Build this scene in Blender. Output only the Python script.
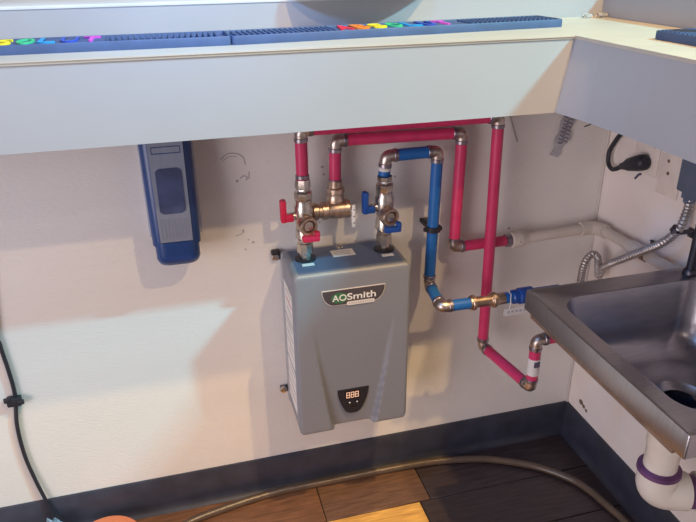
import bpy, bmesh, math, random
from mathutils import Vector, Matrix
random.seed(7)
for o in list(bpy.data.objects): bpy.data.objects.remove(o)
S = bpy.context.scene
C = S.collection
V = Vector
PI = math.pi

# ------------------------------------------------------------------ camera
cam_d = bpy.data.cameras.new('camera'); cam = bpy.data.objects.new('camera', cam_d); C.objects.link(cam)
cam_d.sensor_width = 36; cam_d.lens = 672.86 / 696 * 36; cam_d.clip_start = .02
RX = (0.96495453, -0.11979184, 0.2334795)      # world x in camera axes (right, down, forward)
RY = (-0.26223799, -0.40732368, 0.87482493)
RZ = (-0.00969516, -0.90539347, -0.4244628)
m = Matrix(((RX[0], -RX[1], -RX[2], -.35742), (RY[0], -RY[1], -RY[2], -1.36661), (RZ[0], -RZ[1], -RZ[2], 1.29371), (0, 0, 0, 1)))
cam.matrix_world = m
S.camera = cam

# ------------------------------------------------------------------ world, lamps, exposure
S.view_settings.view_transform = 'Standard'; S.view_settings.look = 'None'
S.view_settings.gamma = 1; S.view_settings.use_curve_mapping = False
S.view_settings.exposure = 0.0
w = bpy.data.worlds.new('world'); S.world = w; w.use_nodes = True
bg = w.node_tree.nodes['Background']; bg.inputs[0].default_value = (.92, .82, .88, 1); bg.inputs[1].default_value = .30

def lamp(name, loc, target, size, energy, color, size_y=None):
    d = bpy.data.lights.new(name, 'AREA'); d.energy = energy; d.color = color
    if size_y: d.shape = 'RECTANGLE'; d.size = size; d.size_y = size_y
    else: d.shape = 'DISK'; d.size = size
    o = bpy.data.objects.new(name, d); C.objects.link(o); o.location = loc
    o.rotation_euler = (V(target) - V(loc)).to_track_quat('-Z', 'Y').to_euler()
    if size_y: o.rotation_euler = (0, 0, 0)
    return o
# ceiling lamps over both sides of the bar, then added fill lamps
lamp('ceiling_can_far', (-.70, -2.69, 2.75), (0, 0, .6), .07, 2.5, (1, .78, .60))
lamp('ceiling_can_middle', (.62, -2.11, 2.75), (1.3, -.9, 0), .06, 29, (1, .70, .38))
lamp('ceiling_can_near', (.45, -1.04, 2.75), (-.2, 0, .3), .05, 38, (1, .66, .26))
lamp('ceiling_tube', (1.70, -1.38, 2.75), (0, 0, 0), .26, 130, (.18, .80, 1.0), .06)
lamp('fill_light_left', (-3.5, -2.9, .95), (.5, -.2, .5), 2.4, 90, (.97, .84, .82))  # added soft fill to brighten the right wall under the ledge, no real window
lamp('blue_fill_left', (-1.15, -.75, 1.15), (-.5, 0, .95), .9, 2.2, (.20, .48, 1.0))  # added fill that tints the upper left wall blue, no actual sign there
lamp('blue_haze_fill', (-.34, -.44, 1.52), (-.34, -.15, 1.12), .10, 3.0, (.16, .46, 1.0))  # added lamp imitating blue lens haze on the left of the ledge

# ------------------------------------------------------------------ materials
M = {}
def mat(name, col, rough=.5, metal=0, var=.06, nscale=30, bump=0, bscale=200, stretch=(1, 1, 1), emit=None, estr=1, trans=0, spec=None, col2=None, alpha=1, coat=0):
    mt = bpy.data.materials.new(name); mt.use_nodes = True
    nt = mt.node_tree; N = nt.nodes; L = nt.links; b = N['Principled BSDF']
    b.inputs['Roughness'].default_value = rough; b.inputs['Metallic'].default_value = metal
    if spec is not None: b.inputs['Specular IOR Level'].default_value = spec
    if trans: b.inputs['Transmission Weight'].default_value = trans
    if alpha < 1: b.inputs['Alpha'].default_value = alpha
    if coat: b.inputs['Coat Weight'].default_value = coat
    tc = N.new('ShaderNodeTexCoord'); mp = N.new('ShaderNodeMapping'); mp.inputs['Scale'].default_value = stretch
    L.new(tc.outputs['Object'], mp.inputs['Vector'])
    nz = N.new('ShaderNodeTexNoise'); nz.inputs['Scale'].default_value = nscale; nz.inputs['Detail'].default_value = 5
    L.new(mp.outputs[0], nz.inputs['Vector'])
    rp = N.new('ShaderNodeValToRGB')
    a = [max(0, c * (1 - var)) for c in col]; d = [min(1, c * (1 + var)) for c in (col2 or col)]
    rp.color_ramp.elements[0].position = .32; rp.color_ramp.elements[1].position = .68
    rp.color_ramp.elements[0].color = (*a, 1); rp.color_ramp.elements[1].color = (*d, 1)
    L.new(nz.outputs['Fac'], rp.inputs[0]); L.new(rp.outputs[0], b.inputs['Base Color'])
    if bump:
        n2 = N.new('ShaderNodeTexNoise'); n2.inputs['Scale'].default_value = bscale; n2.inputs['Detail'].default_value = 2
        L.new(mp.outputs[0], n2.inputs['Vector'])
        bp = N.new('ShaderNodeBump'); bp.inputs['Strength'].default_value = bump; bp.inputs['Distance'].default_value = .002
        L.new(n2.outputs['Fac'], bp.inputs['Height']); L.new(bp.outputs[0], b.inputs['Normal'])
    if emit:
        b.inputs['Emission Color'].default_value = (*emit, 1); b.inputs['Emission Strength'].default_value = estr
    M[name] = mt
    return mt
mat('wall', (.76, .73, .70), .42, var=.03, nscale=3, bump=.55, bscale=260, stretch=(.35, .35, 1.5))
mat('wall_side', (.82, .75, .71), .45, var=.05, nscale=5, bump=.3, bscale=170)
mat('trim_white', (.62, .57, .54), .45)
mat('seam', (.25, .20, .18), .7)
mat('fascia', (.385, .385, .40), .45, var=.03, nscale=4, bump=.08, bscale=60)
mat('ledge_top', (.50, .45, .38), .38, var=.05, nscale=6, stretch=(1, 4, 1))
mat('riser', (.36, .36, .40), .5, var=.04, nscale=5)
mat('bar_top', (.60, .62, .68), .3, var=.1, nscale=6)
mat('base', (.034, .036, .055), .42, var=.2, nscale=20)
mat('subfloor', (.03, .022, .02), .9)
mat('rubber_mat', (.050, .085, .19), .6, var=.1)
mat('heater', (.215, .226, .262), .42, var=.04, nscale=400, bump=.08, bscale=900)
mat('heater_dark', (.06, .065, .085), .5)
mat('chassis', (.40, .40, .43), .5)
mat('heater_top', (.10, .135, .23), .45)
mat('paper', (.72, .69, .66), .6)
mat('print_grey', (.42, .41, .42), .7)
mat('print_red', (.55, .16, .14), .7)
mat('black', (.018, .018, .024), .45)
mat('black_gloss', (.015, .013, .016), .2)
mat('cord_black', (.018, .02, .03), .5)
mat('white', (.80, .79, .77), .45)
mat('silver_print', (.70, .66, .62), .4)
mat('logo_green', (.05, .17, .08), .4)
mat('logo_dark', (.075, .065, .075), .35)
mat('digit', (.5, .3, .2), .5, emit=(1, .62, .42), estr=.75)
mat('button', (.5, .5, .5), .4)
mat('pex_red', (.62, .04, .14), .38, var=.08)
mat('pex_blue', (.015, .13, .42), .38, var=.08)
mat('brass', (.50, .36, .27), .36, metal=1, var=.25, nscale=60, col2=(.66, .52, .42))
mat('elbow_brass', (.50, .40, .34), .38, metal=1, var=.3, nscale=70, col2=(.60, .52, .48))
mat('nickel', (.60, .54, .48), .27, metal=1, var=.15, nscale=60)
mat('crimp', (.36, .32, .36), .35, metal=1, var=.2)
mat('handle_red', (.60, .02, .07), .35)
mat('handle_blue', (.01, .07, .32), .35)
mat('pvc_white', (.74, .70, .64), .35, var=.04)
mat('pvc_cream', (.62, .55, .49), .42, var=.05)
mat('primer', (.13, .05, .15), .5, var=.3)
mat('steel', (.40, .385, .42), .30, metal=1, var=.08, nscale=25, stretch=(1, 12, 1), bump=.03, bscale=150)
mat('steel_dark', (.10, .10, .12), .4, metal=1)
mat('drain_black', (.012, .014, .03), .3)
mat('rust', (.20, .13, .09), .7, var=.3)
mat('conduit', (.50, .47, .46), .5, metal=1, var=.15)
mat('box_blue', (.10, .13, .20), .45)
mat('plate', (.78, .70, .64), .5)
mat('disp_navy', (.013, .048, .18), .32)
mat('disp_grey', (.27, .30, .38), .35, metal=.3, var=.06, stretch=(6, 1, .3), nscale=50)
mat('disp_plate', (.42, .44, .52), .5)
mat('disp_window', (.055, .07, .15), .15, var=.25, nscale=25)
mat('tray', (.07, .045, .13), .35)
mat('tray_rim', (.24, .22, .30), .35)
mat('hose', (.115, .078, .055), .28, var=.1)
mat('orange', (.75, .22, .10), .45)
mat('clear', (.85, .85, .88), .08, trans=.8)
mat('tag_clear', (.55, .53, .57), .25, alpha=.75)
mat('ink', (.10, .09, .15), .7)
mat('scuff', (.45, .41, .41), .8)
mat('rag', (.25, .40, .52), .8, var=.4, nscale=60)
woods = []
for i, c in enumerate([(.20, .095, .048), (.17, .090, .055), (.86, .44, .11), (.24, .125, .065), (.13, .070, .045), (.052, .036, .038)]):  # the last, darkest tone includes shade for the right-hand planks
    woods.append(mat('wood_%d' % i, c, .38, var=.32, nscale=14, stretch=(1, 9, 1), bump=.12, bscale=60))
rain = [(.75, .03, .06), (.85, .22, .02), (.85, .70, .02), (.05, .50, .22), (.02, .30, .62), (.03, .08, .45), (.62, .08, .55)]
for i, c in enumerate(rain): mat('letter_%d' % i, c, .5)

# ------------------------------------------------------------------ helpers
ORG = {}
def thing(name, label, cat, loc, group=None, rotz=0):
    o = bpy.data.objects.new(name, None); C.objects.link(o); o.location = loc; o.rotation_euler = (0, 0, rotz)
    o.empty_display_size = .02
    o['label'] = label; o['category'] = cat
    if group: o['group'] = group
    ORG[o.name] = V(loc)
    return o
def mesh_of(name, bm, mt, smooth=True):
    bmesh.ops.recalc_face_normals(bm, faces=bm.faces)
    me = bpy.data.meshes.new(name); bm.to_mesh(me); bm.free()
    me.materials.append(M[mt] if isinstance(mt, str) else mt)
    if smooth:
        for p in me.polygons: p.use_smooth = True
        try: me.set_sharp_from_angle(angle=math.radians(38))
        except Exception: pass
    return me
def link(name, me, parent=None):
    o = bpy.data.objects.new(name, me); C.objects.link(o)
    if parent is not None: o.parent = parent; ORG[o.name] = ORG[parent.name]
    else: ORG[o.name] = V((0, 0, 0))
    return o
def obj(name, bm, mt, parent=None, local=False, smooth=True, label=None):
    """bm in world coordinates unless local"""
    if parent is not None and not local:
        bmesh.ops.translate(bm, verts=bm.verts, vec=-ORG[parent.name])
    o = link(name, mesh_of(name, bm, mt, smooth), parent)
    if label: o['label'] = label
    return o
def single(name, bm, mt, label, cat, group=None, smooth=True):
    c = sum((v.co for v in bm.verts), V()) / len(bm.verts); zb = min(v.co.z for v in bm.verts); base = V((c.x, c.y, zb))
    bmesh.ops.translate(bm, verts=bm.verts, vec=-base)
    o = link(name, mesh_of(name, bm, mt, smooth)); o.location = base; ORG[o.name] = base
    o['label'] = label; o['category'] = cat
    if group: o['group'] = group
    return o
def struct(name, bm, mt, label, parent=None):
    o = obj(name, bm, mt, parent); 
    if parent is None: o['kind'] = 'structure'; o['label'] = label; o['category'] = name.split('_')[0]
    return o
def box(bm, x0, x1, y0, y1, z0, z1, bev=0, seg=2):
    vs = [bm.verts.new((x, y, z)) for x in (x0, x1) for y in (y0, y1) for z in (z0, z1)]
    f = [(0, 1, 3, 2), (4, 6, 7, 5), (0, 4, 5, 1), (2, 3, 7, 6), (0, 2, 6, 4), (1, 5, 7, 3)]
    fs = [bm.faces.new([vs[i] for i in q]) for q in f]
    if bev:
        es = list({e for q in fs for e in q.edges})
        bmesh.ops.bevel(bm, geom=es, offset=bev, segments=seg, affect='EDGES', profile=.5)
    return bm
def B(*a, **k): return box(bmesh.new(), *a, **k)
def frame_of(d):
    d = d.normalized(); a = V((0, 0, 1)) if abs(d.z) < .9 else V((1, 0, 0))
    u = d.cross(a).normalized(); return u, d.cross(u).normalized()
def rings(bm, cs, closed_ends=True):
    rows = [[bm.verts.new(p) for p in r] for r in cs]
    n = len(rows[0])
    for a, b in zip(rows, rows[1:]):
        for i in range(n):
            bm.faces.new((a[i], a[(i + 1) % n], b[(i + 1) % n], b[i]))
    if closed_ends:
        bm.faces.new(rows[0][::-1]); bm.faces.new(rows[-1])
    return rows
def lathe(p0, d, prof, n=20, bm=None, caps=True):
    """profile [(t, r)] swept round the axis p0 + t*d"""
    bm = bm or bmesh.new(); p0 = V(p0); d = V(d).normalized(); u, v = frame_of(d)
    rings(bm, [[p0 + d * t + (u * math.cos(2 * PI * i / n) + v * math.sin(2 * PI * i / n)) * max(r, 1e-5) for i in range(n)] for t, r in prof], caps)
    return bm
def fillet(pts, rad, k=8):
    pts = [V(p) for p in pts]; out = [pts[0]]
    for a, b, c in zip(pts, pts[1:], pts[2:]):
        d1 = (a - b); d2 = (c - b); r = min(rad, d1.length * .49, d2.length * .49)
        p = b + d1.normalized() * r; q = b + d2.normalized() * r
        for i in range(k + 1):
            t = i / k; out.append(p * (1 - t) ** 2 + b * 2 * t * (1 - t) + q * t * t)
    out.append(pts[-1]); return out
def catmull(pts, k=10):
    pts = [V(p) for p in pts]; P = [pts[0] * 2 - pts[1]] + pts + [pts[-1] * 2 - pts[-2]]; out = []
    for i in range(1, len(P) - 2):
        a, b, c, d = P[i - 1:i + 3]
        for j in range(k):
            t = j / k
            out.append(.5 * ((2 * b) + (c - a) * t + (2 * a - 5 * b + 4 * c - d) * t * t + (3 * b - a - 3 * c + d) * t ** 3))
    out.append(pts[-1]); return out
def resample(pts, step):
    out = [pts[0]]; acc = 0
    for a, b in zip(pts, pts[1:]):
        acc += (b - a).length
        if acc >= step: out.append(b); acc = 0
    return out
def tube(pts, r, n=14, bm=None):
    """r a number or function of the running index; parallel transport sweep"""
    bm = bm or bmesh.new(); pts = [V(p) for p in pts]
    T = [(pts[min(i + 1, len(pts) - 1)] - pts[max(i - 1, 0)]).normalized() for i in range(len(pts))]
    u, v = frame_of(T[0]); cs = []
    for i, p in enumerate(pts):
        if i:
            q = T[i - 1].rotation_difference(T[i]); u = q @ u; v = q @ v
        rr = r(i) if callable(r) else r
        cs.append([p + (u * math.cos(2 * PI * j / n) + v * math.sin(2 * PI * j / n)) * rr for j in range(n)])
    rings(bm, cs); return bm
def rrect(x0, x1, y0, y1, r, k=8):
    pts = []
    for cx, cy, a in ((x1 - r, y1 - r, 0), (x0 + r, y1 - r, PI / 2), (x0 + r, y0 + r, PI), (x1 - r, y0 + r, 1.5 * PI)):
        for i in range(k + 1):
            t = a + PI / 2 * i / k; pts.append((cx + r * math.cos(t), cy + r * math.sin(t)))
    return pts
def prism(poly, to3, d0, d1, bm=None):
    """flat outline with thickness: to3(u, v, depth)"""
    bm = bm or bmesh.new()
    a = [bm.verts.new(to3(u, v, d0)) for u, v in poly]; b = [bm.verts.new(to3(u, v, d1)) for u, v in poly]
    n = len(poly)
    bm.faces.new(a); bm.faces.new(b[::-1])
    for i in range(n): bm.faces.new((a[i], b[i], b[(i + 1) % n], a[(i + 1) % n]))
    return bm
def text_bm(body, size, ext, fit=None):
    """lettering as a mesh in the xy plane, lower left corner at the origin"""
    cu = bpy.data.curves.new('t', 'FONT'); cu.body = body; cu.size = size; cu.extrude = ext; cu.offset = size * .012
    o = bpy.data.objects.new('t', cu); C.objects.link(o)
    dg = bpy.context.evaluated_depsgraph_get(); me = bpy.data.meshes.new_from_object(o.evaluated_get(dg))
    bm = bmesh.new(); bm.from_mesh(me)
    bpy.data.objects.remove(o); bpy.data.curves.remove(cu); bpy.data.meshes.remove(me)
    x0 = min(v.co.x for v in bm.verts); x1 = max(v.co.x for v in bm.verts); y0 = min(v.co.y for v in bm.verts); y1 = max(v.co.y for v in bm.verts)
    z0 = min(v.co.z for v in bm.verts)
    for v in bm.verts:
        v.co.x -= x0; v.co.y -= y0; v.co.z -= z0
        if fit: v.co.x *= fit[0] / (x1 - x0); v.co.y *= fit[1] / (y1 - y0)
    return bm

# ------------------------------------------------------------------ structure
XW = .6566          # right wall
fl = struct('floor', B(-2.2, XW + .1, -2.6, .1, -.04, -.006), 'subfloor', 'wood plank floor, bright orange to dark brown, with shade painted into the right planks')
fl['category'] = 'floor'
W = .150
rows = [([-2.2, -.895, -.095, .18, XW], [3, 0, 1, 5]), ([-2.2, -1.5, -.62, .15, XW], [4, 1, 2, 5]), ([-2.2, -1.1, -.28, .33, XW], [0, 3, 1, 5]), ([-2.2, -.8, .02, XW], [1, 0, 4]), ([-2.2, -1.3, -.45, .25, XW], [3, 4, 0, 1])]  # darkest planks at the right end paint in part of the cast shadow
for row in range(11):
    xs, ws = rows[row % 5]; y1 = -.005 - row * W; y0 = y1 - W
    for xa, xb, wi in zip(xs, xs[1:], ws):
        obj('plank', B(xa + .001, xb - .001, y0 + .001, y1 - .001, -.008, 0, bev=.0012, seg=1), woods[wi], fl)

wb = struct('wall_back', B(-2.2, XW + .12, 0, .12, -.04, 1.148), 'wall', 'textured white panel wall behind the water heater')
wr = struct('wall_right', B(XW, XW + .12, -2.4, 0, -.04, 1.148), 'wall_side', 'plain cream wall with the outlet and sink')
ub = struct('wall_upper_back', B(-2.2, XW + .12, 0, .12, 1.148, 1.197), 'riser', 'low grey riser behind the long bar mats')
ur = struct('wall_upper_right', B(.590, XW + .12, -2.4, 0, 1.148, 1.197), 'riser', 'low grey riser behind the short bar mat at right')
# corner seam strip between the two wall panels
struct('trim_1', B(XW - .006, XW, -.006, 0, .10, 1.012, bev=.002), 'trim_white', 'narrow vertical trim in the wall corner')
# cove baseboards
def cove(along):
    prof = [(0, .1016), (-.004, .1016), (-.006, .099), (-.006, .022), (-.009, .010), (-.017, .002), (-.021, 0), (0, 0)]
    bm = bmesh.new()
    if along == 'x': cs = [[V((x, y, z)) for y, z in prof] for x in (-2.2, XW)]
    else: cs = [[V((XW + y, t, z)) for y, z in prof] for t in (-2.4, 0)]
    rings(bm, cs); return bm
struct('baseboard_back', cove('x'), 'base', 'dark navy rubber baseboard under the back wall')
struct('baseboard_right', cove('y'), 'base', 'dark navy rubber baseboard under the right wall')
# wear on the walls
def blot(parent, u, z, r, wall='back', mt='scuff', squash=1.0):
    bm = bmesh.new(); poly = [(r * math.cos(2 * PI * i / 9) * (1 + .25 * random.random()), r * squash * math.sin(2 * PI * i / 9)) for i in range(9)]
    if wall == 'back': prism(poly, lambda a, b, d: (u + a, d, z + b), .0005, -.0006, bm)
    else: prism(poly, lambda a, b, d: (XW + d, u + a, z + b), .0005, -.0006, bm)
    obj('screw_hole', bm, mt, parent)
for u, z, r in [(-.208, .705, .003), (-.218, .712, .0018), (-.055, .772, .003), (-.045, .845, .0025), (-.048, .862, .003), (.118, .825, .0025), (-.228, .735, .0022), (-.232, .848, .003), (-.212, .85, .002), (-.058, .735, .002), (.415, .665, .004), (.438, .648, .003), (-.226, .69, .002)]:
    blot(wb, u, z, r)
def scratch(parent, pts, r=.0012, mt='scuff'):
    obj('scuff_mark', tube(catmull(pts, 6), r, 6), mt, parent)
scratch(wb, [(-.262, 0, .898), (-.246, 0, .908), (-.229, 0, .907), (-.216, 0, .898), (-.212, 0, .882)], .0012)
scratch(wb, [(-.258, 0, .894), (-.243, 0, .902), (-.228, 0, .900)], .0008)
scratch(wb, [(-.226, 0, .853), (-.216, 0, .858), (-.207, 0, .852), (-.206, 0, .866)], .0011)
scratch(wb, [(-.245, 0, .724), (-.232, 0, .728), (-.226, 0, .733)], .0011)
scratch(wb, [(.586, 0, .903), (.602, 0, .908), (.612, 0, .916)], .0015, 'black')
scratch(wb, [(.388, 0, .945), (.40, 0, .915), (.414, 0, .881)], .0022)
scratch(wb, [(-.74, 0, .925), (-.715, 0, .93), (-.69, 0, .936)], .0016)
for u, z, r in [(-.075, .268, .006), (-.083, .258, .005), (-.062, .14, .008), (-.075, .135, .006), (-.088, .13, .005)]: blot(wr, u, z, r, 'right', 'rust')
scratch(wr, [(XW, -.118, .806), (XW, -.128, .818), (XW, -.136, .822)], .003, 'ink')

# ------------------------------------------------------------------ the bar ledge (one continuous L)
ZT, ZB, YF, XF = 1.148, 1.014, -.281, .349
led = thing('bar_ledge', 'cream topped L-shaped bar ledge with deep pale fascia above the pipes', 'counter', (.30, -.14, ZB))
Lout = [(-2.2, 0), (-2.2, YF), (XF, YF), (XF, -2.4), (.5899, -2.4), (.5899, 0)]
def inset(poly, d):   # the L moved back from its front edges
    return [(-2.2, 0), (-2.2, YF + d), (XF + d, YF + d), (XF + d, -2.4), (.5899, -2.4), (.5899, 0)]
bm = prism(inset(Lout, -.0015), lambda x, y, z: (x, y, z), ZT - .006, ZT)
bmesh.ops.bevel(bm, geom=[e for e in bm.edges if all(abs(v.co.z - ZT) < 1e-5 for v in e.verts)], offset=.002, segments=2, affect='EDGES')
obj('ledge_top', bm, 'ledge_top', led)
obj('fascia', prism([(-2.2, ZB), (XF - .022, ZB), (XF, ZT - .006), (-2.2, ZT - .006)], lambda x, z, y: (x, y, z), YF, YF + .018), 'fascia', led, smooth=False, label='pale grey fascia over the heater')
bm = bmesh.new(); rows_ = []
for y, d in ((YF - .0002, .022), (-.36, .011), (-.46, .005), (-2.4, .005)):
    rows_.append([V((XF, y, ZT - .006)), V((XF + .018, y, ZT - .006)), V((XF + .018 - d, y, ZB)), V((XF - d, y, ZB))])
rings(bm, rows_)
obj('fascia', bm, 'fascia', led, smooth=False)
obj('underside_panel', prism([(-2.2, -.0005), (-2.2, YF + .019), (XF + .019, YF + .019), (XF + .019, -2.4), (XW - .0005, -2.4), (XW - .0005, -.0005)], lambda x, y, z: (x, y, z), ZB + .02, ZB + .035), 'riser', led)
# upper bar top
bt = thing('bar_counter', 'pale glossy upper bar top along the top edge of the picture', 'counter', (0, .2, 1.197))
obj('slab', B(-2.2, 1.1, -.002, .42, 1.197, 1.203, bev=.001), 'bar_top', bt)
obj('slab', B(.588, 1.1, -2.4, -.003, 1.197, 1.203, bev=.001), 'riser', bt)

# ------------------------------------------------------------------ bar mats
MATL, MATW, MATH = .640, .088, .0145
def mat_base_bm(L):
    bm = bmesh.new()
    o = rrect(0, L, 0, MATW, .006, 4); i = rrect(.003, L - .003, .003, MATW - .003, .004, 4); g = rrect(.005, L - .005, .005, MATW - .005, .003, 4)
    rings(bm, [[V((x, y, 0)) for x, y in o], [V((x, y, MATH - .002)) for x, y in o], [V((x + (.001 if x < L / 2 else -.001), y + (.001 if y < MATW / 2 else -.001), MATH)) for x, y in o],
               [V((x, y, MATH)) for x, y in i], [V((x, y, MATH - .0060)) for x, y in g]])
    return bm
def nub_bm(L, skip):
    bm = bmesh.new(); sx_, sy_ = .0095, .0125
    nx = int((L - .018) / sx_); ny = int((MATW - .014) / sy_)
    for i in range(nx):
        for j in range(ny):
            cx = .011 + i * sx_; cy = .0115 + j * sy_
            if skip[0] < cx < skip[1]: continue
            q = ((-1, -1), (1, -1), (1, 1), (-1, 1))
            lo = [bm.verts.new((cx + u * .0026, cy + v * .0056, MATH - .0065)) for u, v in q]
            hi = [bm.verts.new((cx + u * .0019, cy + v * .0050, MATH + .0012)) for u, v in q]
            bm.faces.new(hi)
            for k in range(4): bm.faces.new((lo[k], lo[(k + 1) % 4], hi[(k + 1) % 4], hi[k]))
    return bm
TX0, TX1 = .193, .422
me_base = mesh_of('mat_base', mat_base_bm(MATL), 'rubber_mat'); me_nub = mesh_of('mat_nubs', nub_bm(MATL, (TX0 - .006, TX1 + .024)), 'rubber_mat', False)
me_letters = []
lw = (TX1 - TX0) / 7
for i, ch in enumerate('ABSOLUT'):
    bm = text_bm(ch, .07, .0012, (lw * .80, .056))
    bmesh.ops.translate(bm, verts=bm.verts, vec=(TX0 + i * lw, .015, MATH - .005))
    for v in bm.verts:
        if v.co.z > MATH - .0045: v.co.z = MATH + .0012
    me_letters.append(mesh_of('letter', bm, 'letter_%d' % i, False))
def bar_mat(loc, rz, label, letters=True, shift=0):
    t = thing('bar_mat', label, 'mat', loc, 'rubber bar mats on the ledge', rz)
    b = link('mat_base', me_base, t)
    n = link('nub_field', me_nub, b); n['kind'] = 'stuff'
    if letters:
        link('letter_panel', mesh_of('letter_panel', B(TX0 - .004, TX1 + .022, .0105, MATW - .0105, MATH - .0052, MATH - .0015), 'rubber_mat'), b)
        for me in me_letters: link('letter', me, b).location.x = shift
    return t
ry = math.atan2(.057, .62)
bar_mat((-.882, -.214, ZT), math.radians(.1), 'blue rubber bar mat with rainbow letters at the far left, above the soap dispenser', shift=.02)
bar_mat((-.2405, -.214, ZT), ry * .92, 'blue-grey rubber bar mat with rainbow letters, above the water heater')
bar_mat((.437, -.372, ZT), -PI / 2 + .01, 'grey rubber bar mat without letters on the right arm of the ledge', False)
# round tray overhanging the riser
tr = thing('round_tray', 'round dark purple serving tray overhanging the riser at top centre', 'tray', (.035, .088, 1.2035))
obj('tray_floor', lathe((.035, .088, 1.2035), (0, 0, 1), [(0, .155), (0, .158), (.003, .16), (.0035, .150)], 48), 'tray', tr)
obj('tray_rim', lathe((.035, .088, 1.2035), (0, 0, 1), [(.0005, .160), (.0005, .163), (.012, .172), (.014, .172), (.014, .169), (.003, .160)], 48), 'tray_rim', tr)
# little clear plastic pieces in the ledge corner
def crumple(name, loc, s, label, seed):
    rnd = random.Random(seed); bm = bmesh.new(); bmesh.ops.create_icosphere(bm, subdivisions=2, radius=1)
    for v in bm.verts:
        k = .65 + .6 * rnd.random(); v.co = V((v.co.x * s * 1.4 * k, v.co.y * s * k, (v.co.z * k + 1.0) * s * .55))
    zb = min(v.co.z for v in bm.verts)
    bmesh.ops.translate(bm, verts=bm.verts, vec=V(loc) - V((0, 0, zb)))
    single(name, bm, 'clear', label, 'plastic', 'clear plastic scraps in the ledge corner', smooth=False)
crumple('plastic_scrap', (.538, -.024, ZT), .009, 'small crumpled clear plastic scrap, left of two in the ledge corner', 3)
crumple('plastic_scrap', (.572, -.026, ZT), .009, 'small crumpled clear plastic scrap, right of two in the ledge corner', 5)
jg = thing('jigger', 'small black jigger on the right bar mat at the picture edge', 'jigger', (.505, -.430, ZT + MATH))
obj('lower_cup', lathe((.505, -.430, ZT + MATH), (0, 0, 1), [(0, .017), (.002, .018), (.022, .009)], 20), 'black_gloss', jg)
obj('upper_cup', lathe((.505, -.430, ZT + MATH), (0, 0, 1), [(.0222, .009), (.048, .020), (.048, .018), (.026, .007)], 20), 'black_gloss', jg)

# ------------------------------------------------------------------ soap dispenser
dx = -.3685
sd = thing('soap_dispenser', 'navy and grey wall soap dispenser hanging under the ledge', 'dispenser', (dx, 0, .712))
obj('back_plate', B(dx - .054, dx + .054, -.012, -.0005, .745, 1.003, bev=.004), 'disp_plate', sd)
def dprof(z):    # front depth of the shell at height z
    t = (z - .712) / .295
    return .066 + .034 * math.sin(min(1, max(0, 1 - t)) * PI * .5) ** .9 - (.008 * max(0, (.10 - t) / .10) ** 2)
def dsec(z, hw, y0, dep, r=.02, k=5):
    pts = [(-hw, y0)]
    for i in range(k + 1):
        a = PI / 2 * i / k; pts.append((-hw + r - r * math.cos(a), -dep + r - r * math.sin(a)))
    for i in range(k + 1):
        a = PI / 2 * (1 - i / k); pts.append((hw - r + r * math.cos(a), -dep + r - r * math.sin(a)))
    pts.append((hw, y0)); return [V((dx + a, b, z)) for a, b in pts]
bm = bmesh.new(); zs = [.758 + .245 * i / 14 for i in range(15)]
rings(bm, [dsec(z, .047 + .003 * (z - .758) / .24, -.0121, dprof(z)) for z in zs])
obj('shell', bm, 'disp_navy', sd)
bm = bmesh.new(); zs = [.714 + .053 * i / 8 for i in range(9)]
rings(bm, [dsec(z, .0430 - .004 * max(0, (.726 - z) / .012), -.012 - .02, dprof(z) + .004 - .006 * max(0, (.726 - z) / .012), .022) for z in zs])
obj('push_bar', bm, 'disp_navy', sd)
def curved_panel(x0f, x1f, z0, z1, off, th, rad=0, n=10, mz=12):
    """panel following the shell front; rad rounds its corners"""
    bm = bmesh.new(); F = []; Bk = []
    for i in range(mz + 1):
        z = z0 + (z1 - z0) * i / mz; t = (i / mz); d = min(z - z0, z1 - z)
        cut = rad - math.sqrt(max(0, rad * rad - (rad - d) ** 2)) if d < rad else 0
        xa = x0f(t) + cut; xb = x1f(t) - cut
        y = -dprof(z) - off
        F.append([bm.verts.new((dx + xa + (xb - xa) * j / n, y + .004 * (2 * j / n - 1) ** 2 * 0, z)) for j in range(n + 1)])
        Bk.append([bm.verts.new((dx + xa + (xb - xa) * j / n, y + th, z)) for j in range(n + 1)])
    for G in (F, Bk):
        for a, b in zip(G, G[1:]):
            for j in range(n): bm.faces.new((a[j], a[j + 1], b[j + 1], b[j]))
    for j in range(n):
        bm.faces.new((F[0][j], F[0][j + 1], Bk[0][j + 1], Bk[0][j])); bm.faces.new((F[-1][j], F[-1][j + 1], Bk[-1][j + 1], Bk[-1][j]))
    for a, b, c, d in zip(F, F[1:], Bk, Bk[1:]):
        bm.faces.new((a[0], b[0], d[0], c[0])); bm.faces.new((a[-1], b[-1], d[-1], c[-1]))
    return bm
pan = obj('front_panel', curved_panel(lambda t: -.031 - .002 * t, lambda t: .031 + .002 * t, .768, 1.002, .0025, .006), 'disp_grey', sd, label='brushed grey front panel')
obj('window', curved_panel(lambda t: -.0245, lambda t: .0245, .826, .914, .0042, .003, rad=.008, mz=24), 'disp_window', pan, label='dark viewing window')
bm = bmesh.new()
for k in range(9): 
    x = -.026 + k * .0065
    bb = curved_panel(lambda t: x - .0011, lambda t: x + .0011, .775, .815, .0034, .002, n=1, mz=4)
    me = bpy.data.meshes.new('t'); bb.to_mesh(me); bb.free(); bm.from_mesh(me); bpy.data.meshes.remove(me)
obj('grip_ribs', bm, 'disp_grey', pan, smooth=False)
for a in ((-.027, .027, .941, .9425), (-.027, .027, .953, .9545), (-.027, -.0258, .941, .9545), (.0258, .027, .941, .9545)):
    obj('slot_edge', curved_panel(lambda t: a[0], lambda t: a[1], a[2], a[3], .0032, .002, n=4, mz=2), 'disp_navy', pan)

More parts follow.
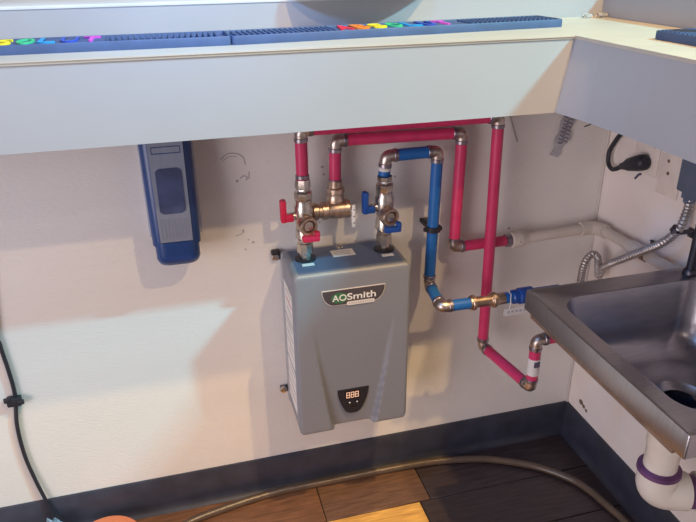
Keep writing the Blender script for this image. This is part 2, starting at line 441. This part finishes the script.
# ------------------------------------------------------------------ water heater
HX0, HX1, HZ0, HZ1, HD = -.150, .107, .273, .682, .152
hx = (HX0 + HX1) / 2; hw = (HX1 - HX0) / 2; hz = (HZ0 + HZ1) / 2; hh = (HZ1 - HZ0) / 2
wh = thing('water_heater', 'grey tankless electric water heater on the back wall between red and blue pipes', 'water heater', (hx, 0, HZ0))
obj('top_panel', B(HX0 + .014, HX1 - .014, -HD + .009, -.020, HZ1 - .002, HZ1 + .0004), 'heater_top', wh, label='dark blue-grey top panel')
obj('chassis', B(HX0 - .001, HX1 - .006, -.024, -.0005, HZ0 + .006, HZ1 - .004, bev=.003), 'chassis', wh)
def edgeparam(n, half, R):
    inner = [(-half + R) + (2 * half - 2 * R) * i / n for i in range(n + 1)]
    e = [R * (1 - math.cos(PI / 2 * i / 5)) for i in range(5)]
    return [-half + q for q in e] + inner + [half - q for q in e[::-1]]
def smooth01(t): t = min(1, max(0, t)); return t * t * (3 - 2 * t)
us = edgeparam(64, hw, .008); vs_ = edgeparam(60, hh, .008)
def front_y(u, v):
    z = hz + v
    e = min(hw - abs(u), hh - abs(v)); Rr = .008
    off = 0 if e > Rr else Rr - math.sqrt(max(0, Rr * Rr - (Rr - e) ** 2))
    # the sunk centre panel that narrows and deepens towards the bottom
    t = min(1, max(0, (z - HZ0) / .30))
    half = .052 + .044 * t ** .9
    depth = .018 * (1 - t) ** 1.15
    inn = smooth01((half - abs(u)) / .0065)
    return -HD + off + depth * inn
bm = bmesh.new(); G = []
rc = .014
for v in vs_:
    d = max(0, abs(v) - (hh - rc)); sh = rc - math.sqrt(max(0, rc * rc - d * d))
    G.append([bm.verts.new((hx + u * (hw - sh) / hw, front_y(u, v), hz + v)) for u in us])
for a, b in zip(G, G[1:]):
    for j in range(len(us) - 1): bm.faces.new((a[j], a[j + 1], b[j + 1], b[j]))
loop = G[0][:] + [r[-1] for r in G[1:]] + G[-1][-2::-1] + [r[0] for r in G[-2:0:-1]]
back = [bm.verts.new((v.co.x, -.020, v.co.z)) for v in loop]
n = len(loop)
for i in range(n): bm.faces.new((loop[i], loop[(i + 1) % n], back[(i + 1) % n], back[i]))
bm.faces.new(back)
cover = obj('cover', bm, 'heater', wh)
fy = lambda z, u=0: front_y(u, z - hz)
# logo shield
def flat_front(poly, y, th, bm=None): return prism(poly, lambda a, b, d: (hx + a, d, b), y, y - th, bm)
def shield(s):
    top = [(-.070 + s, .6415 - s), (.070 - s, .6415 - s)]
    bot = [(.070 - s - (.026) * (1 - math.cos(PI / 2 * i / 8)) , .6415 - s - (.038 - 2 * s) * math.sin(PI / 2 * i / 8)) for i in range(1, 9)]
    left = [(-a, b) for a, b in bot[::-1]]
    return top[:1] + top[1:] + bot + left
sh_o = obj('logo_badge', flat_front(shield(0), -HD + .001, .0022), 'silver_print', wh, label='silver edged logo badge reading AOSmith')
obj('badge_field', flat_front(shield(.0016), -HD - .0011, .0008), 'logo_dark', sh_o)
obj('green_oval', flat_front([(-.0315 + .0185 * math.cos(2 * PI * i / 28), .6215 + .0125 * math.sin(2 * PI * i / 28)) for i in range(28)], -HD - .0018, .0006), 'logo_green', sh_o)
def front_text(body, x0, z0, wdt, hgt, y, mt, parent, name='lettering'):
    bm = text_bm(body, .02, .0004, (wdt, hgt))
    for v in bm.verts: v.co = V((hx + x0 + v.co.x, y - v.co.z, z0 + v.co.y))
    return obj(name, bm, mt, parent, smooth=False)
front_text('AO', -.0475, .6145, .031, .0150, -HD - .0023, 'white', sh_o)
front_text('Smith', -.0150, .6145, .0635, .0155, -HD - .0018, 'white', sh_o)
obj('pill_plate', flat_front(rrect(-.016, .046, .6015, .6105, .004, 4), -HD - .0010, .0012), 'silver_print', sh_o)
for i in range(11):
    obj('small_print', flat_front([(-.011 + i * .005, .6045), (-.008 + i * .005, .6045), (-.008 + i * .005, .6078), (-.011 + i * .005, .6078)], -HD - .0021, .0003), 'print_grey', sh_o)
# display
zc = .345
def dshield(s):
    top = [(-.037 + s, .377 - s), (.037 - s, .377 - s)]
    bot = []
    for i in range(1, 13):
        t = i / 12; bot.append(((.037 - s) * (1 - .62 * t ** 1.8) if t < 1 else (.037 - s) * .22, .377 - s - (.068 - 2 * s) * (t ** .95)))
    return top + bot + [(-a, b) for a, b in bot[::-1]]
yd = fy(.31)
dp = obj('display_panel', flat_front(dshield(0), yd + .001, yd + .001 + .0 - (fy(.377) - .0012) ), 'black', wh, label='dark control panel with lit digits')
yf = fy(.377) - .0012
obj('screen', flat_front(rrect(-.020, .016, .349, .371, .001, 2), yf, .0006), 'black_gloss', dp)
SEG = {'8': 'abcdefg', '0': 'abcdef', '1': 'bc', '2': 'abged'}
def digit(ch, x0, z0, w_, h_):
    t = .0014; bm = bmesh.new(); hm = h_ / 2
    R = {'a': (0, w_, h_ - t, h_), 'g': (0, w_, hm - t / 2, hm + t / 2), 'd': (0, w_, 0, t), 'f': (0, t, hm, h_), 'e': (0, t, 0, hm), 'b': (w_ - t, w_, hm, h_), 'c': (w_ - t, w_, 0, hm)}
    for s in SEG[ch]:
        a, b, c, d = R[s]; box(bm, hx + x0 + a, hx + x0 + b, yf - .0010, yf - .0006, z0 + c, z0 + d)
    return bm
for i, ch in enumerate('888'): obj('digit', digit(ch, -.0165 + i * .0105, .3525, .0082, .0155), 'digit', dp, smooth=False)
for x, z in ((-.009, .338), (.009, .338), (0, .327)):
    b_ = obj('button', lathe((hx + x, yf + .0002, z), (0, -1, 0), [(0, .0058), (.0010, .0056), (.0014, .0048)], 16), 'black_gloss', dp)
    if z > .33: obj('button_mark', lathe((hx + x, yf - .0012, z + .0015), (0, -1, 0), [(0, .0020), (.0005, .0018)], 10), 'white', b_)
# side stickers on the left face
sx = HX0
def side_sticker(y0, y1, z0, z1, name='side_sticker', mt='paper', th=.0007, par=wh):
    return obj(name, B(sx - th, sx + .0006, y0, y1, z0, z1), mt, par, smooth=False)
for (z0, z1, n) in ((.545, .625, 3), (.435, .540, 4), (.318, .428, 4)):
    st = side_sticker(-.126, -.034, z0, z1)
    for k in range(n):
        zz = z1 - .010 - k * (z1 - z0 - .014) / n
        side_sticker(-.120, -.120 + .05 + .035 * random.random(), zz - .003, zz, 'print_line', 'print_grey' if not (z0 > .54 and k == 1) else 'print_red', .0010, st)
# top sticker with screw, port collars, small tags
obj('top_sticker', B(-.046, .004, -.079, -.046, HZ1 + .0004, HZ1 + .0012), 'paper', wh)
for k in range(3): obj('print_line', B(-.040, -.004, -.073 + k * .008, -.070 + k * .008, HZ1 + .0012, HZ1 + .0015), 'print_grey', wh)
obj('ground_screw', lathe((-.021, -.032, HZ1 - .0005), (0, 0, 1), [(0, .0085), (.002, .0085), (.002, .005), (.0065, .0048), (.0075, .003)], 14), 'nickel', wh)
PY = -.070; HXH, HXC = -.106, .071
for x in (HXH, HXC):
    obj('port_collar', lathe((x, PY, HZ1 - .0005), (0, 0, 1), [(0, .023), (.004, .023), (.0055, .0205), (.0055, .0135)], 24), 'black', wh)
    obj('port_tag', B(x - .014, x + .012, PY - .037, PY - .026, HZ1 + .0004, HZ1 + .0012), 'white', wh)
# wall mounting brackets at the left
for z in (.667, .309):
    b_ = obj('mount_bracket', B(HX0 - .020, HX0 + .008, -.006, -.0004, z - .009, z + .009, bev=.002), 'heater_dark', wh)
    obj('mount_screw', lathe((HX0 - .012, -.006, z), (0, -1, 0), [(0, .0090), (.004, .0090), (.008, .0072), (.009, .002)], 14), 'nickel', b_)
obj('rubber_cap', B(HX0 - .022, HX0 - .002, -.017, -.0004, .673, .684, bev=.004), 'black', wh)
obj('mount_bracket', B(HX1 - .008, HX1 + .004, -.008, -.0004, .651, .683, bev=.002), 'heater_dark', wh)

# ------------------------------------------------------------------ plumbing
PR = .0128
def pipe(parent, a, b, mt, r=PR, name='pipe_run'):
    a = V(a); b = V(b); return obj(name, lathe(a, b - a, [(0, r), ((b - a).length, r)], 20), mt, parent)
def ring(parent, p, d, mt='crimp', r=PR + .0016, w_=.009):
    p = V(p); d = V(d).normalized()
    return obj('crimp_ring', lathe(p - d * w_ / 2, d, [(0, r - .001), (.001, r), (w_ - .001, r), (w_, r - .001)], 18), mt, parent)
def elbow(parent, a, c, b, mt='elbow_brass', r=PR + .0003, arm=.024, rings_=True):
    c = V(c); d1 = (V(a) - c).normalized(); d2 = (V(b) - c).normalized()
    e = obj('elbow', tube(fillet([c + d1 * arm, c, c + d2 * arm], .019), r, 18), mt, parent)
    if rings_:
        ring(e, c + d1 * (arm - .002), d1); ring(e, c + d2 * (arm - .002), d2)
    return e
def run(parent, pts, mt, skip_elbow=(), arm=.022, emt='elbow_brass'):
    pts = [V(p) for p in pts]
    for i in range(len(pts) - 1):
        a, b = pts[i], pts[i + 1]; d = (b - a).normalized()
        a2 = a + d * (arm - .004 if i else 0); b2 = b - d * (arm - .004 if i < len(pts) - 2 else 0)
        if (b2 - a2).dot(d) > .004: pipe(parent, a2, b2, mt)
    for i in range(1, len(pts) - 1): elbow(parent, pts[i - 1], pts[i], pts[i + 1], emt, arm=arm)
hot = thing('red_water_pipe', 'long red pipe looping from the hot valve over and down to the sink', 'pipe', (.331, -.07, .37))
run(hot, [(HXH, PY, .862), (HXH, PY, .964), (.322, PY - .006, .962), (.331, PY - .006, .389), (.361, -.262, .387), (.361, -.262, .511), (.46, -.262, .511)], 'pex_red')
ring(hot, (HXH, PY, .868), (0, 0, 1))
st = obj('barcode_label', lathe((.361, -.262, .424), (0, 0, 1), [(0, PR), (0, PR + .0006), (.042, PR + .0006), (.042, PR)], 20), 'paper', hot, label='white barcode sticker round the pipe')
for k in range(6): obj('barcode_bar', B(.355 + .0022 * k, .3562 + .0022 * k + (.0005 if k % 2 else 0), -.262 - PR - .0014, -.262 - PR + .002, .448, .462), 'ink', st, smooth=False)
ret = thing('red_water_pipe', 'shorter red pipe from the brass union across and down to the cream pipe', 'pipe', (.252, -.042, .64))
run(ret, [(-.031, -.044, .845), (-.029, -.044, .930), (.256, -.042, .924), (.252, -.042, .653), (.392, -.042, .653)], 'pex_red')
obj('coupling', lathe((.384, -.042, .653), (1, 0, 0), [(0, .0135), (.001, .0155), (.014, .0155), (.015, .014)], 20), 'crimp', ret)
cold = thing('blue_water_pipe', 'blue pipe from the cold valve bending down and out to the sink', 'pipe', (.19, -.06, .56))
run(cold, [(.072, -.062, .850), (.076, -.062, .893), (.193, -.060, .893), (.187, -.060, .575), (.177, -.160, .568), (.252, -.160, .567)], 'pex_blue')
obj('clear_band', lathe((.0735, -.062, .862), (0, 0, 1), [(0, PR), (0, PR + .0005), (.010, PR + .0005), (.010, PR)], 18), 'paper', cold)
# brass union in front of the red riser, then the blue shut-off by the sink
un = obj('union', lathe((.244, -.160, .567), (1, 0, 0), [(0, .0145), (.002, .0155), (.010, .0155), (.011, .0125), (.052, .0125), (.053, .016), (.064, .016), (.066, .0135), (.085, .0135)], 20), 'brass', cold)
ring(un, (.253, -.160, .567), (1, 0, 0), 'brass', .0175, .008); ring(un, (.303, -.160, .567), (1, 0, 0), 'brass', .018, .009)
pipe(cold, (.326, -.160, .567), (.365, -.160, .567), 'pex_blue')
obj('stop_valve', lathe((.348, -.160, .567), (1, 0, 0), [(0, .014), (.003, .0165), (.016, .0165), (.018, .019), (.05, .019), (.052, .014), (.12, .014)], 16), 'handle_blue', cold)
clip = thing('pipe_clip', 'black plastic clip holding the vertical blue pipe to the wall', 'clip', (.19, -.03, .710))
obj('clip_band', lathe((.1896, -.060, .709), (0, 0, 1), [(0, PR + .0002), (0, PR + .005), (.012, PR + .005), (.012, PR + .0002)], 20), 'black', clip)
obj('standoff', B(.180, .200, -.046, -.0005, .709, .719, bev=.002), 'black', clip)
obj('ear', B(.168, .176, -.064, -.056, .709, .718, bev=.002), 'black', clip); obj('ear', B(.203, .211, -.066, -.054, .709, .719, bev=.002), 'black', clip)
tag_ = thing('paper_tag', 'white printed tag hanging below the blue shut-off beside the sink', 'tag', (.345, -.178, .53))
obj('tag_sheet', B(.322, .386, -.1795, -.1785, .532, .549), 'paper', tag_, smooth=False)
obj('tie', tube([(.335, -.179, .548), (.336, -.180, .560), (.337, -.176, .5835), (.338, -.160, .5845)], .0012, 6), 'paper', tag_)
for k in range(5): obj('print_line', B(.330 + k * .010, .336 + k * .010, -.1799, -.1794, .538, .544), 'print_grey', tag_, smooth=False)

# service valves
def service_valve(name, label, x, y, ztop, hmt, loc):
    t = thing(name, label, 'valve', loc)
    z0 = HZ1 + .0055
    # lower union, body, upper union
    obj('lower_union', lathe((x, y, z0), (0, 0, 1), [(0, .0125), (.012, .0125), (.013, .0175), (.034, .0175), (.036, .0155), (.044, .0155)], 8), 'nickel', t)
    bd = obj('valve_body', lathe((x, y, z0 + .043), (0, 0, 1), [(0, .0165), (.004, .0195), (.024, .0185), (.030, .0165), (.046, .020), (.072, .0205), (.080, .0175), (.088, .0175)], 24), 'nickel', t)
    z1 = z0 + .131
    obj('upper_nut', lathe((x, y, z1), (0, 0, 1), [(0, .0175), (.003, .019), (.016, .019), (.019, .0155), (.024, .0145), (.026, .0165), (.034, .0165), (ztop - z1, .0150)], 8), 'nickel', t)
    # left lever on its stem
    zl = .784
    lv = obj('lever_handle', box(bmesh.new(), x - .050, x - .037, y - .010, y + .008, zl - .012, zl + .038, bev=.004), hmt, t, label='flat quarter-turn lever')
    bm = lathe((x - .016, y, zl), (-1, 0, 0), [(0, .0085), (.014, .0085), (.014, .0065), (.030, .0065)], 14)
    obj('stem', bm, 'nickel', lv); obj('lever_hub', B(x - .044, x - .022, y - .009, y + .007, zl - .011, zl + .006, bev=.003), hmt, lv)
    # drain port facing the room with its own tee handle
    zp = .772; xp = x - .004
    pt = obj('drain_port', lathe((xp, y - .014, zp), (.25, -1, 0), [(0, .0155), (.012, .0155), (.014, .0200), (.026, .0200), (.028, .0188), (.028, .0140), (.018, .0130)], 22), 'brass', t, label='round brass drain port')
    c_ = V((xp, y - .014, zp)) + V((.25, -1, 0)).normalized() * .019
    obj('port_cap', lathe(c_, (.25, -1, 0), [(0, .0118), (.004, .0116), (.006, .010)], 18), 'nickel', pt)
    obj('tee_handle', box(bmesh.new(), xp - .010, xp + .027, y - .052, y - .036, zp - .031, zp - .018, bev=.004), hmt, t)
    obj('tee_handle_lip', box(bmesh.new(), xp + .017, xp + .027, y - .052, y - .038, zp - .022, zp - .009, bev=.003), hmt, t)
    return t
hv = service_valve('service_valve', 'silver and brass hot service valve with red handles on the heater', HXH, PY, .862, 'handle_red', (HXH, PY, HZ1 + .0055))
cv = service_valve('service_valve', 'silver and brass cold service valve with blue handles on the heater', HXC, PY, .850, 'handle_blue', (HXC, PY, HZ1 + .0055))
# side branch of the hot valve: brass relief body leading up into the shorter red pipe
rb = thing('relief_fitting', 'brass side fitting joining the hot valve to the shorter red pipe', 'fitting', (-.04, -.05, .77))
obj('side_union', lathe((-.088, -.056, .783), (1, 0, 0), [(0, .013), (.004, .0195), (.014, .0195), (.016, .016), (.022, .0155), (.024, .0195), (.036, .0195), (.038, .0165), (.044, .018), (.060, .0205), (.074, .0195), (.078, .0205), (.084, .0195), (.086, .014)], 18), 'brass', rb)
obj('riser_neck', lathe((-.031, -.048, .785), (0, 0, 1), [(0, .019), (.020, .0195), (.028, .0185), (.032, .0165), (.034, .0190), (.044, .0190), (.046, .0145), (.060, .0145)], 18), 'brass', rb)
ring(rb, (-.031, -.044, .843), (0, 0, 1))
lv = obj('test_lever', B(-.004, .0035, -.082, -.076, .748, .798, bev=.002), 'white', rb, label='small white test lever')
for z in (.758, .773, .788): obj('lever_hole', lathe((-.0002, -.0818, z), (0, -1, 0), [(0, .0018), (.0006, .0016)], 8), 'ink', lv)
obj('lever_pin', lathe((-.004, -.056, .783), (.15, -1, 0), [(0, .006), (.022, .006)], 10), 'nickel', rb)

# cream pipe along the corner
pv = thing('cream_pvc_pipe', 'cream plastic pipe running round the corner behind the sink', 'pipe', (.54, -.04, .63))
CR = .0128
obj('adapter', lathe((.3985, -.042, .653), (1, 0, 0), [(0, .0165), (.002, .0195), (.026, .0195), (.028, .017), (.036, .0165)], 20), 'pvc_cream', pv)
obj('printed_dot', lathe((.416, -.0605, .654), (0, -1, 0), [(0, .0035), (.0016, .003)], 10), 'scuff', pv)
pipe(pv, (.432, -.042, .653), (.605, -.036, .656), 'pvc_cream', CR)
obj('corner_elbow', tube(fillet([(.590, -.036, .656), (.630, -.035, .657), (.631, -.082, .662)], .03), CR + .004, 18), 'pvc_cream', pv)
pipe(pv, (.631, -.078, .662), (.631, -.330, .668), 'pvc_cream', CR)
obj('coupling', lathe((.631, -.175, .6645), (0, -1, .024), [(0, CR + .001), (.001, CR + .0035), (.045, CR + .0035), (.046, CR + .001)], 18), 'pvc_cream', pv)
obj('hanger_strap', lathe((.631, -.222, .6655), (0, -1, 0), [(0, CR + .0002), (0, CR + .002), (.012, CR + .002), (.012, CR + .0002)], 18), 'rust', pv)
obj('hanger_nail', lathe((.640, -.226, .683), (.2, 0, 1), [(0, .003), (.012, .003), (.013, .006), (.016, .005)], 8), 'black', pv)
obj('down_elbow', tube(fillet([(.631, -.318, .668), (.631, -.338, .668), (.631, -.339, .60)], .02), CR + .002, 16), 'pvc_cream', pv)

# ------------------------------------------------------------------ hand sink
SX0, SX1, SY0, SY1, SZ = .263, .656, -.797, -.355, .697
sk = thing('hand_sink', 'stainless steel hand sink on the right wall above the white drain', 'sink', (.46, -.575, .55))
K = 10
def lp(x0, x1, y0, y1, r, z): return [V((x, y, z)) for x, y in rrect(x0, x1, y0, y1, r, K)]
bx0, bx1, by0, by1 = .302, .622, -.757, -.403
dcx, dcy = .470, -.566
bm = bmesh.new()
cs = [lp(SX0 + .0015, SX1, SY0 + .0015, SY1 - .0015, .002, SZ - .040), lp(SX0, SX1, SY0, SY1, .003, SZ - .040), lp(SX0, SX1, SY0, SY1, .003, SZ - .003),
      lp(SX0 + .001, SX1, SY0 + .001, SY1 - .001, .003, SZ - .0006), lp(SX0 + .003, SX1 - .002, SY0 + .003, SY1 - .003, .003, SZ), lp(SX0 + .010, SX1 - .01, SY0 + .010, SY1 - .010, .004, SZ - .0025)]
cs += [lp(bx0 - .006, bx1 + .006, by0 - .006, by1 + .006, .055, SZ - .0030), lp(bx0 - .002, bx1 + .002, by0 - .002, by1 + .002, .052, SZ - .0045), lp(bx0, bx1, by0, by1, .050, SZ - .010)]
for i in range(1, 5): q = .022 * i / 4; cs.append(lp(bx0 + q, bx1 - q, by0 + q, by1 - q, .050, SZ - .010 - .075 * i / 4))
for i in range(1, 7):
    a = PI / 2 * i / 6; q = .022 + .060 * (1 - math.cos(a)); cs.append(lp(bx0 + q, bx1 - q, by0 + q, by1 - q, .050, SZ - .085 - .050 * math.sin(a)))
last = cs[-1]; R0 = .046
def circ(r, z): return [V((dcx + r * (p - V((dcx, dcy, p.z))).normalized().x, dcy + r * (p - V((dcx, dcy, p.z))).normalized().y, z)) for p in last]
cs += [circ(.075, SZ - .139), circ(R0, SZ - .141), circ(R0 - .004, SZ - .146), circ(.034, SZ - .150)]
rings(bm, cs, closed_ends=False)
obj('basin', bm, 'steel', sk)
obj('drain_flange', lathe((dcx, dcy, SZ - .1505), (0, 0, 1), [(0, .030), (0, .040), (.0105, .046), (.0118, .0445), (.004, .036), (.002, .030)], 30, caps=False), 'steel', sk)
dr = obj('drain_cup', lathe((dcx, dcy, SZ - .19), (0, 0, 1), [(0, .031), (.040, .0345), (.0405, .0335), (.030, .029), (.012, .025), (.011, .001)], 24), 'drain_black', sk)
obj('support_rail', B(.268, .276, -.770, -.372, SZ - .054, SZ - .0405, bev=.002), 'rust', sk, label='brown rail under the left rim')
obj('wall_cleat', B(.634, XW - .0008, -.78, -.37, SZ - .075, SZ - .048), 'steel_dark', sk)
# faucet riser at the right back
fc = thing('faucet', 'dark metal faucet riser at the right back of the sink', 'faucet', (.612, -.380, SZ))
obj('faucet_base', lathe((.612, -.380, SZ - .0024), (0, 0, 1), [(0, .014), (.006, .014), (.010, .011)], 20), 'steel_dark', fc)
obj('faucet_spout', tube(fillet([(.612, -.380, SZ + .006), (.612, -.380, SZ + .13), (.55, -.46, SZ + .13), (.545, -.465, SZ + .09)], .04), .009, 14), 'steel_dark', fc)
# drain plumbing
dn = thing('drain_pipe', 'white plastic drain pipe with purple primer rings below the sink', 'pipe', (dcx, dcy, .30))
dpx, dpy = .458, -.570
obj('tailpiece', lathe((dpx, dpy, .509), (0, 0, -1), [(0, .030), (.002, .0335), (.053, .0335), (.064, .0305), (.130, .0305)], 28), 'pvc_white', dn)
hd = V((.95, -.32, -.04)).normalized()
p0 = V((dpx, dpy, .398)); c0 = V((dpx, dpy, .345))
obj('drain_elbow', tube(fillet([p0, c0, c0 + hd * .058], .032, 12), .0370, 26), 'pvc_white', dn)
obj('primer_ring', lathe((dpx, dpy, .392), (0, 0, 1), [(0, .0372), (0, .0400), (.008, .0395), (.012, .032), (.012, .030)], 28), 'primer', dn, label='purple primer ring')
obj('horizontal_pipe', lathe(c0 + hd * .05, hd, [(0, .0305), (.135, .0305)], 26), 'pvc_white', dn)
obj('primer_ring', lathe(c0 + hd * .060, hd, [(0, .0308), (.001, .0325), (.012, .0325), (.013, .0308)], 26), 'primer', dn, label='purple primer ring')
obj('pipe_socket', lathe(c0 + hd * .076, hd, [(0, .032), (.002, .0385), (.05, .0385)], 26), 'pvc_white', dn)

# ------------------------------------------------------------------ electrics on the right wall
pl = thing('power_plug', 'black plug with a curved cord in the outlet under the right ledge', 'plug', (XW - .02, -.12, .83))
obj('plug_body', tube([(XW - .022, -.092, .829), (XW - .022, -.104, .834), (XW - .021, -.116, .840), (XW - .020, -.150, .854), (XW - .020, -.163, .859), (XW - .020, -.168, .861)], lambda i: (.0075, .010, .0150, .0185, .0175, .011)[i], 16), 'cord_black', pl)
obj('cord', tube(catmull([(XW - .022, -.093, .8295), (XW - .022, -.075, .818), (XW - .020, -.056, .812), (XW - .018, -.038, .822), (XW - .016, -.033, .848), (XW - .012, -.045, .878), (XW - .010, -.060, .905), (XW - .010, -.068, .96), (XW - .010, -.070, 1.03)], 8), .0052, 10), 'cord_black', pl)
ou = thing('outlet', 'cream outlet plate holding the black plug', 'outlet', (XW, -.145, .80))
obj('face_plate', B(XW - .004, XW - .0004, -.185, -.105, .828, .945, bev=.0025), 'plate', ou)
obj('receptacle', B(XW - .0065, XW - .0038, -.162, -.128, .838, .872, bev=.002), 'white', ou)
obj('plate_screw', lathe((XW - .0042, -.168, .893), (-1, 0, 0), [(0, .0035), (.001, .003)], 10), 'print_red', ou)
bl = thing('blank_plate', 'blank cream wall plate with two screws right of the plug', 'wall plate', (XW, -.225, .80))
obj('face_plate', B(XW - .005, XW - .0004, -.258, -.192, .800, .945, bev=.0025), 'plate', bl)
for y, z in ((-.218, .876), (-.222, .850), (-.216, .905)):
    obj('plate_screw', lathe((XW - .0052, y, z), (-1, 0, 0), [(0, .004), (.0012, .0035)], 10), 'rust', bl)
jb = thing('junction_box', 'blue-grey junction box at the right picture edge above the conduit', 'electrical box', (XW, -.31, .825))
obj('box_body', B(XW - .036, XW - .0005, -.365, -.286, .838, .945, bev=.004), 'box_blue', jb)
obj('box_flange', B(XW - .004, XW - .0004, -.372, -.276, .830, .955, bev=.001), 'plate', jb)
obj('conduit_nut', lathe((XW - .018, -.310, .839), (0, 0, -1), [(0, .017), (.012, .017), (.014, .012), (.022, .0115)], 6), 'box_blue', jb)
cd = thing('flexible_conduit', 'ribbed metal conduit sweeping down the right wall and coiling behind the sink', 'conduit', (.64, -.19, .55))
pth = catmull([(XW - .018, -.310, .830), (XW - .024, -.316, .800), (.616, -.322, .765), (.606, -.297, .727), (.606, -.238, .680), (.606, -.162, .622), (.612, -.120, .589), (.622, -.102, .572), (.618, -.098, .552), (.612, -.098, .576), (.605, -.10, .604), (.590, -.10, .617), (.575, -.10, .606), (.568, -.10, .583), (.567, -.10, .553), (.567, -.10, .50)], 60); pth = resample(pth, .0021)
obj('ribbed_tube', tube(pth, lambda i: (.0092, .0092, .0072)[i % 3], 10), 'conduit', cd, smooth=False)
obj('strap', lathe((.6155, -.3205, .768), (-.2, .40, -.89), [(0, .0092), (0, .0112), (.011, .0112), (.011, .0092)], 16), 'steel_dark', cd)
obj('strap_tab', B(.618, XW - .0004, -.330, -.314, .756, .760, bev=.0015), 'steel_dark', cd)
obj('strap_tab', B(XW - .006, XW - .0004, -.334, -.310, .742, .762, bev=.002), 'steel_dark', cd)
obj('strap_screw', lathe((XW - .006, -.322, .750), (-1, 0, 0), [(0, .006), (.003, .006), (.004, .004)], 12), 'steel_dark', cd)

# ------------------------------------------------------------------ small hanging things
ht = thing('plastic_tag', 'wrinkled clear plastic tag with dark print hanging under the inner ledge corner', 'tag', (.52, -.01, .84))
bm = bmesh.new(); Gt = []
for i in range(13):
    t = i / 12; z = .946 - .104 * t; cx = .541 - .030 * t ** 1.6; wd = .020 - (.010 * max(0, (t - .6) / .4))
    Gt.append([[bm.verts.new((cx + wd * (j / 4 - .5) * 2 * .9, -.004 - .004 * math.sin(t * 17 + j) - e, z - .006 * j / 4 * (1 if t > .5 else 0))) for j in range(5)] for e in (0, .0008)])
for A_, B_ in zip(Gt, Gt[1:]):
    for e in (0, 1):
        for j in range(4): bm.faces.new((A_[e][j], A_[e][j + 1], B_[e][j + 1], B_[e][j]))
    bm.faces.new((A_[0][0], B_[0][0], B_[1][0], A_[1][0])); bm.faces.new((A_[0][4], B_[0][4], B_[1][4], A_[1][4]))
sh_ = obj('tag_strip', bm, 'tag_clear', ht)
for k in range(8):
    z = .934 - k * .0085; x = .535 - .0016 * k
    obj('print_line', tube(catmull([(x - .011, -.0115, z), (x - .003, -.0115, z - .004), (x + .004, -.0115, z + .002), (x + .014, -.0115, z - .003)], 4), .0011, 5), 'ink', sh_)
bw = single('black_wire', tube(catmull([(.475, -.006, .952), (.50, -.012, .948), (.53, -.014, .945), (.548, -.012, .940), (.558, -.008, .930)], 6), .0045, 8), 'cord_black', 'short black wire poking out above the wrinkled plastic tag', 'wire')
# black cord at the far left with its clip
cdl = thing('extension_cord', 'thin black cord hanging down the wall at the far left', 'cord', (-.755, -.006, .09))
obj('cable', tube(catmull([(-.70, -.007, .99), (-.752, -.007, .60), (-.755, -.007, .539), (-.752, -.007, .475), (-.752, -.007, .41), (-.764, -.007, .33), (-.765, -.007, .245), (-.756, -.008, .168), (-.744, -.011, .100), (-.733, -.018, .045), (-.725, -.040, .0065), (-.70, -.060, .0045)], 8), .0045, 8), 'cord_black', cdl)
cc = thing('cord_clip', 'black clip wrapped round the thin cord at the far left', 'clip', (-.755, -.01, .383))
obj('clip_body', B(-.771, -.741, -.0165, -.0005, .385, .407, bev=.003), 'cord_black', cc)
obj('clip_tab', B(-.775, -.760, -.0185, -.012, .398, .410, bev=.002), 'cord_black', cc)
obj('clip_tab', B(-.748, -.735, -.0185, -.012, .390, .401, bev=.002), 'cord_black', cc)
# ------------------------------------------------------------------ on the floor
hp = [(-.58, -.24, 0), (-.50, -.135, 0), (-.435, -.079, 0), (-.322, -.050, 0), (-.216, -.034, 0), (-.134, -.031, 0), (-.023, -.031, 0), (.062, -.031, 0), (.159, -.033, 0), (.255, -.040, 0), (.361, -.062, 0), (.435, -.095, 0), (.502, -.138, 0), (.557, -.197, 0), (.582, -.249, 0), (.597, -.314, 0), (.607, -.37, 0), (.612, -.48, 0), (.58, -.62, 0), (.50, -.75, 0)]
single('garden_hose', tube(catmull([(x, y, .0098) for x, y, z in hp], 8), .0095, 14), 'hose', 'brown hose curving along the baseboard across the floor', 'hose')
oc = thing('orange_bowl', 'orange plastic bowl on the floor by the baseboard at lower left', 'bowl', (-.613, -.110, 0))
obj('bowl_shell', lathe((-.613, -.110, 0.0), (0, 0, 1), [(0, .045), (.003, .048), (.033, .074), (.037, .075), (.037, .071), (.008, .046), (.006, .001)], 36), 'orange', oc)
obj('bowl_rim', lathe((-.613, -.110, .0335), (0, 0, 1), [(0, .0745), (.0, .079), (.005, .079), (.005, .0745)], 36), 'orange', oc)
rg = bmesh.new(); bmesh.ops.create_icosphere(rg, subdivisions=3, radius=1); rr = random.Random(4)
for v in rg.verts:
    k = .8 + .35 * math.sin(v.co.x * 7 + v.co.y * 5) * math.sin(v.co.z * 6); v.co = V((v.co.x * .022 * k, v.co.y * .014 * k, (v.co.z * k) * .040))
zb = min(v.co.z for v in rg.verts)
bmesh.ops.translate(rg, verts=rg.verts, vec=(-.735, -.041, -zb))
single('crumpled_rag', rg, 'rag', 'small crumpled blue-grey rag against the baseboard at the far left', 'rag')
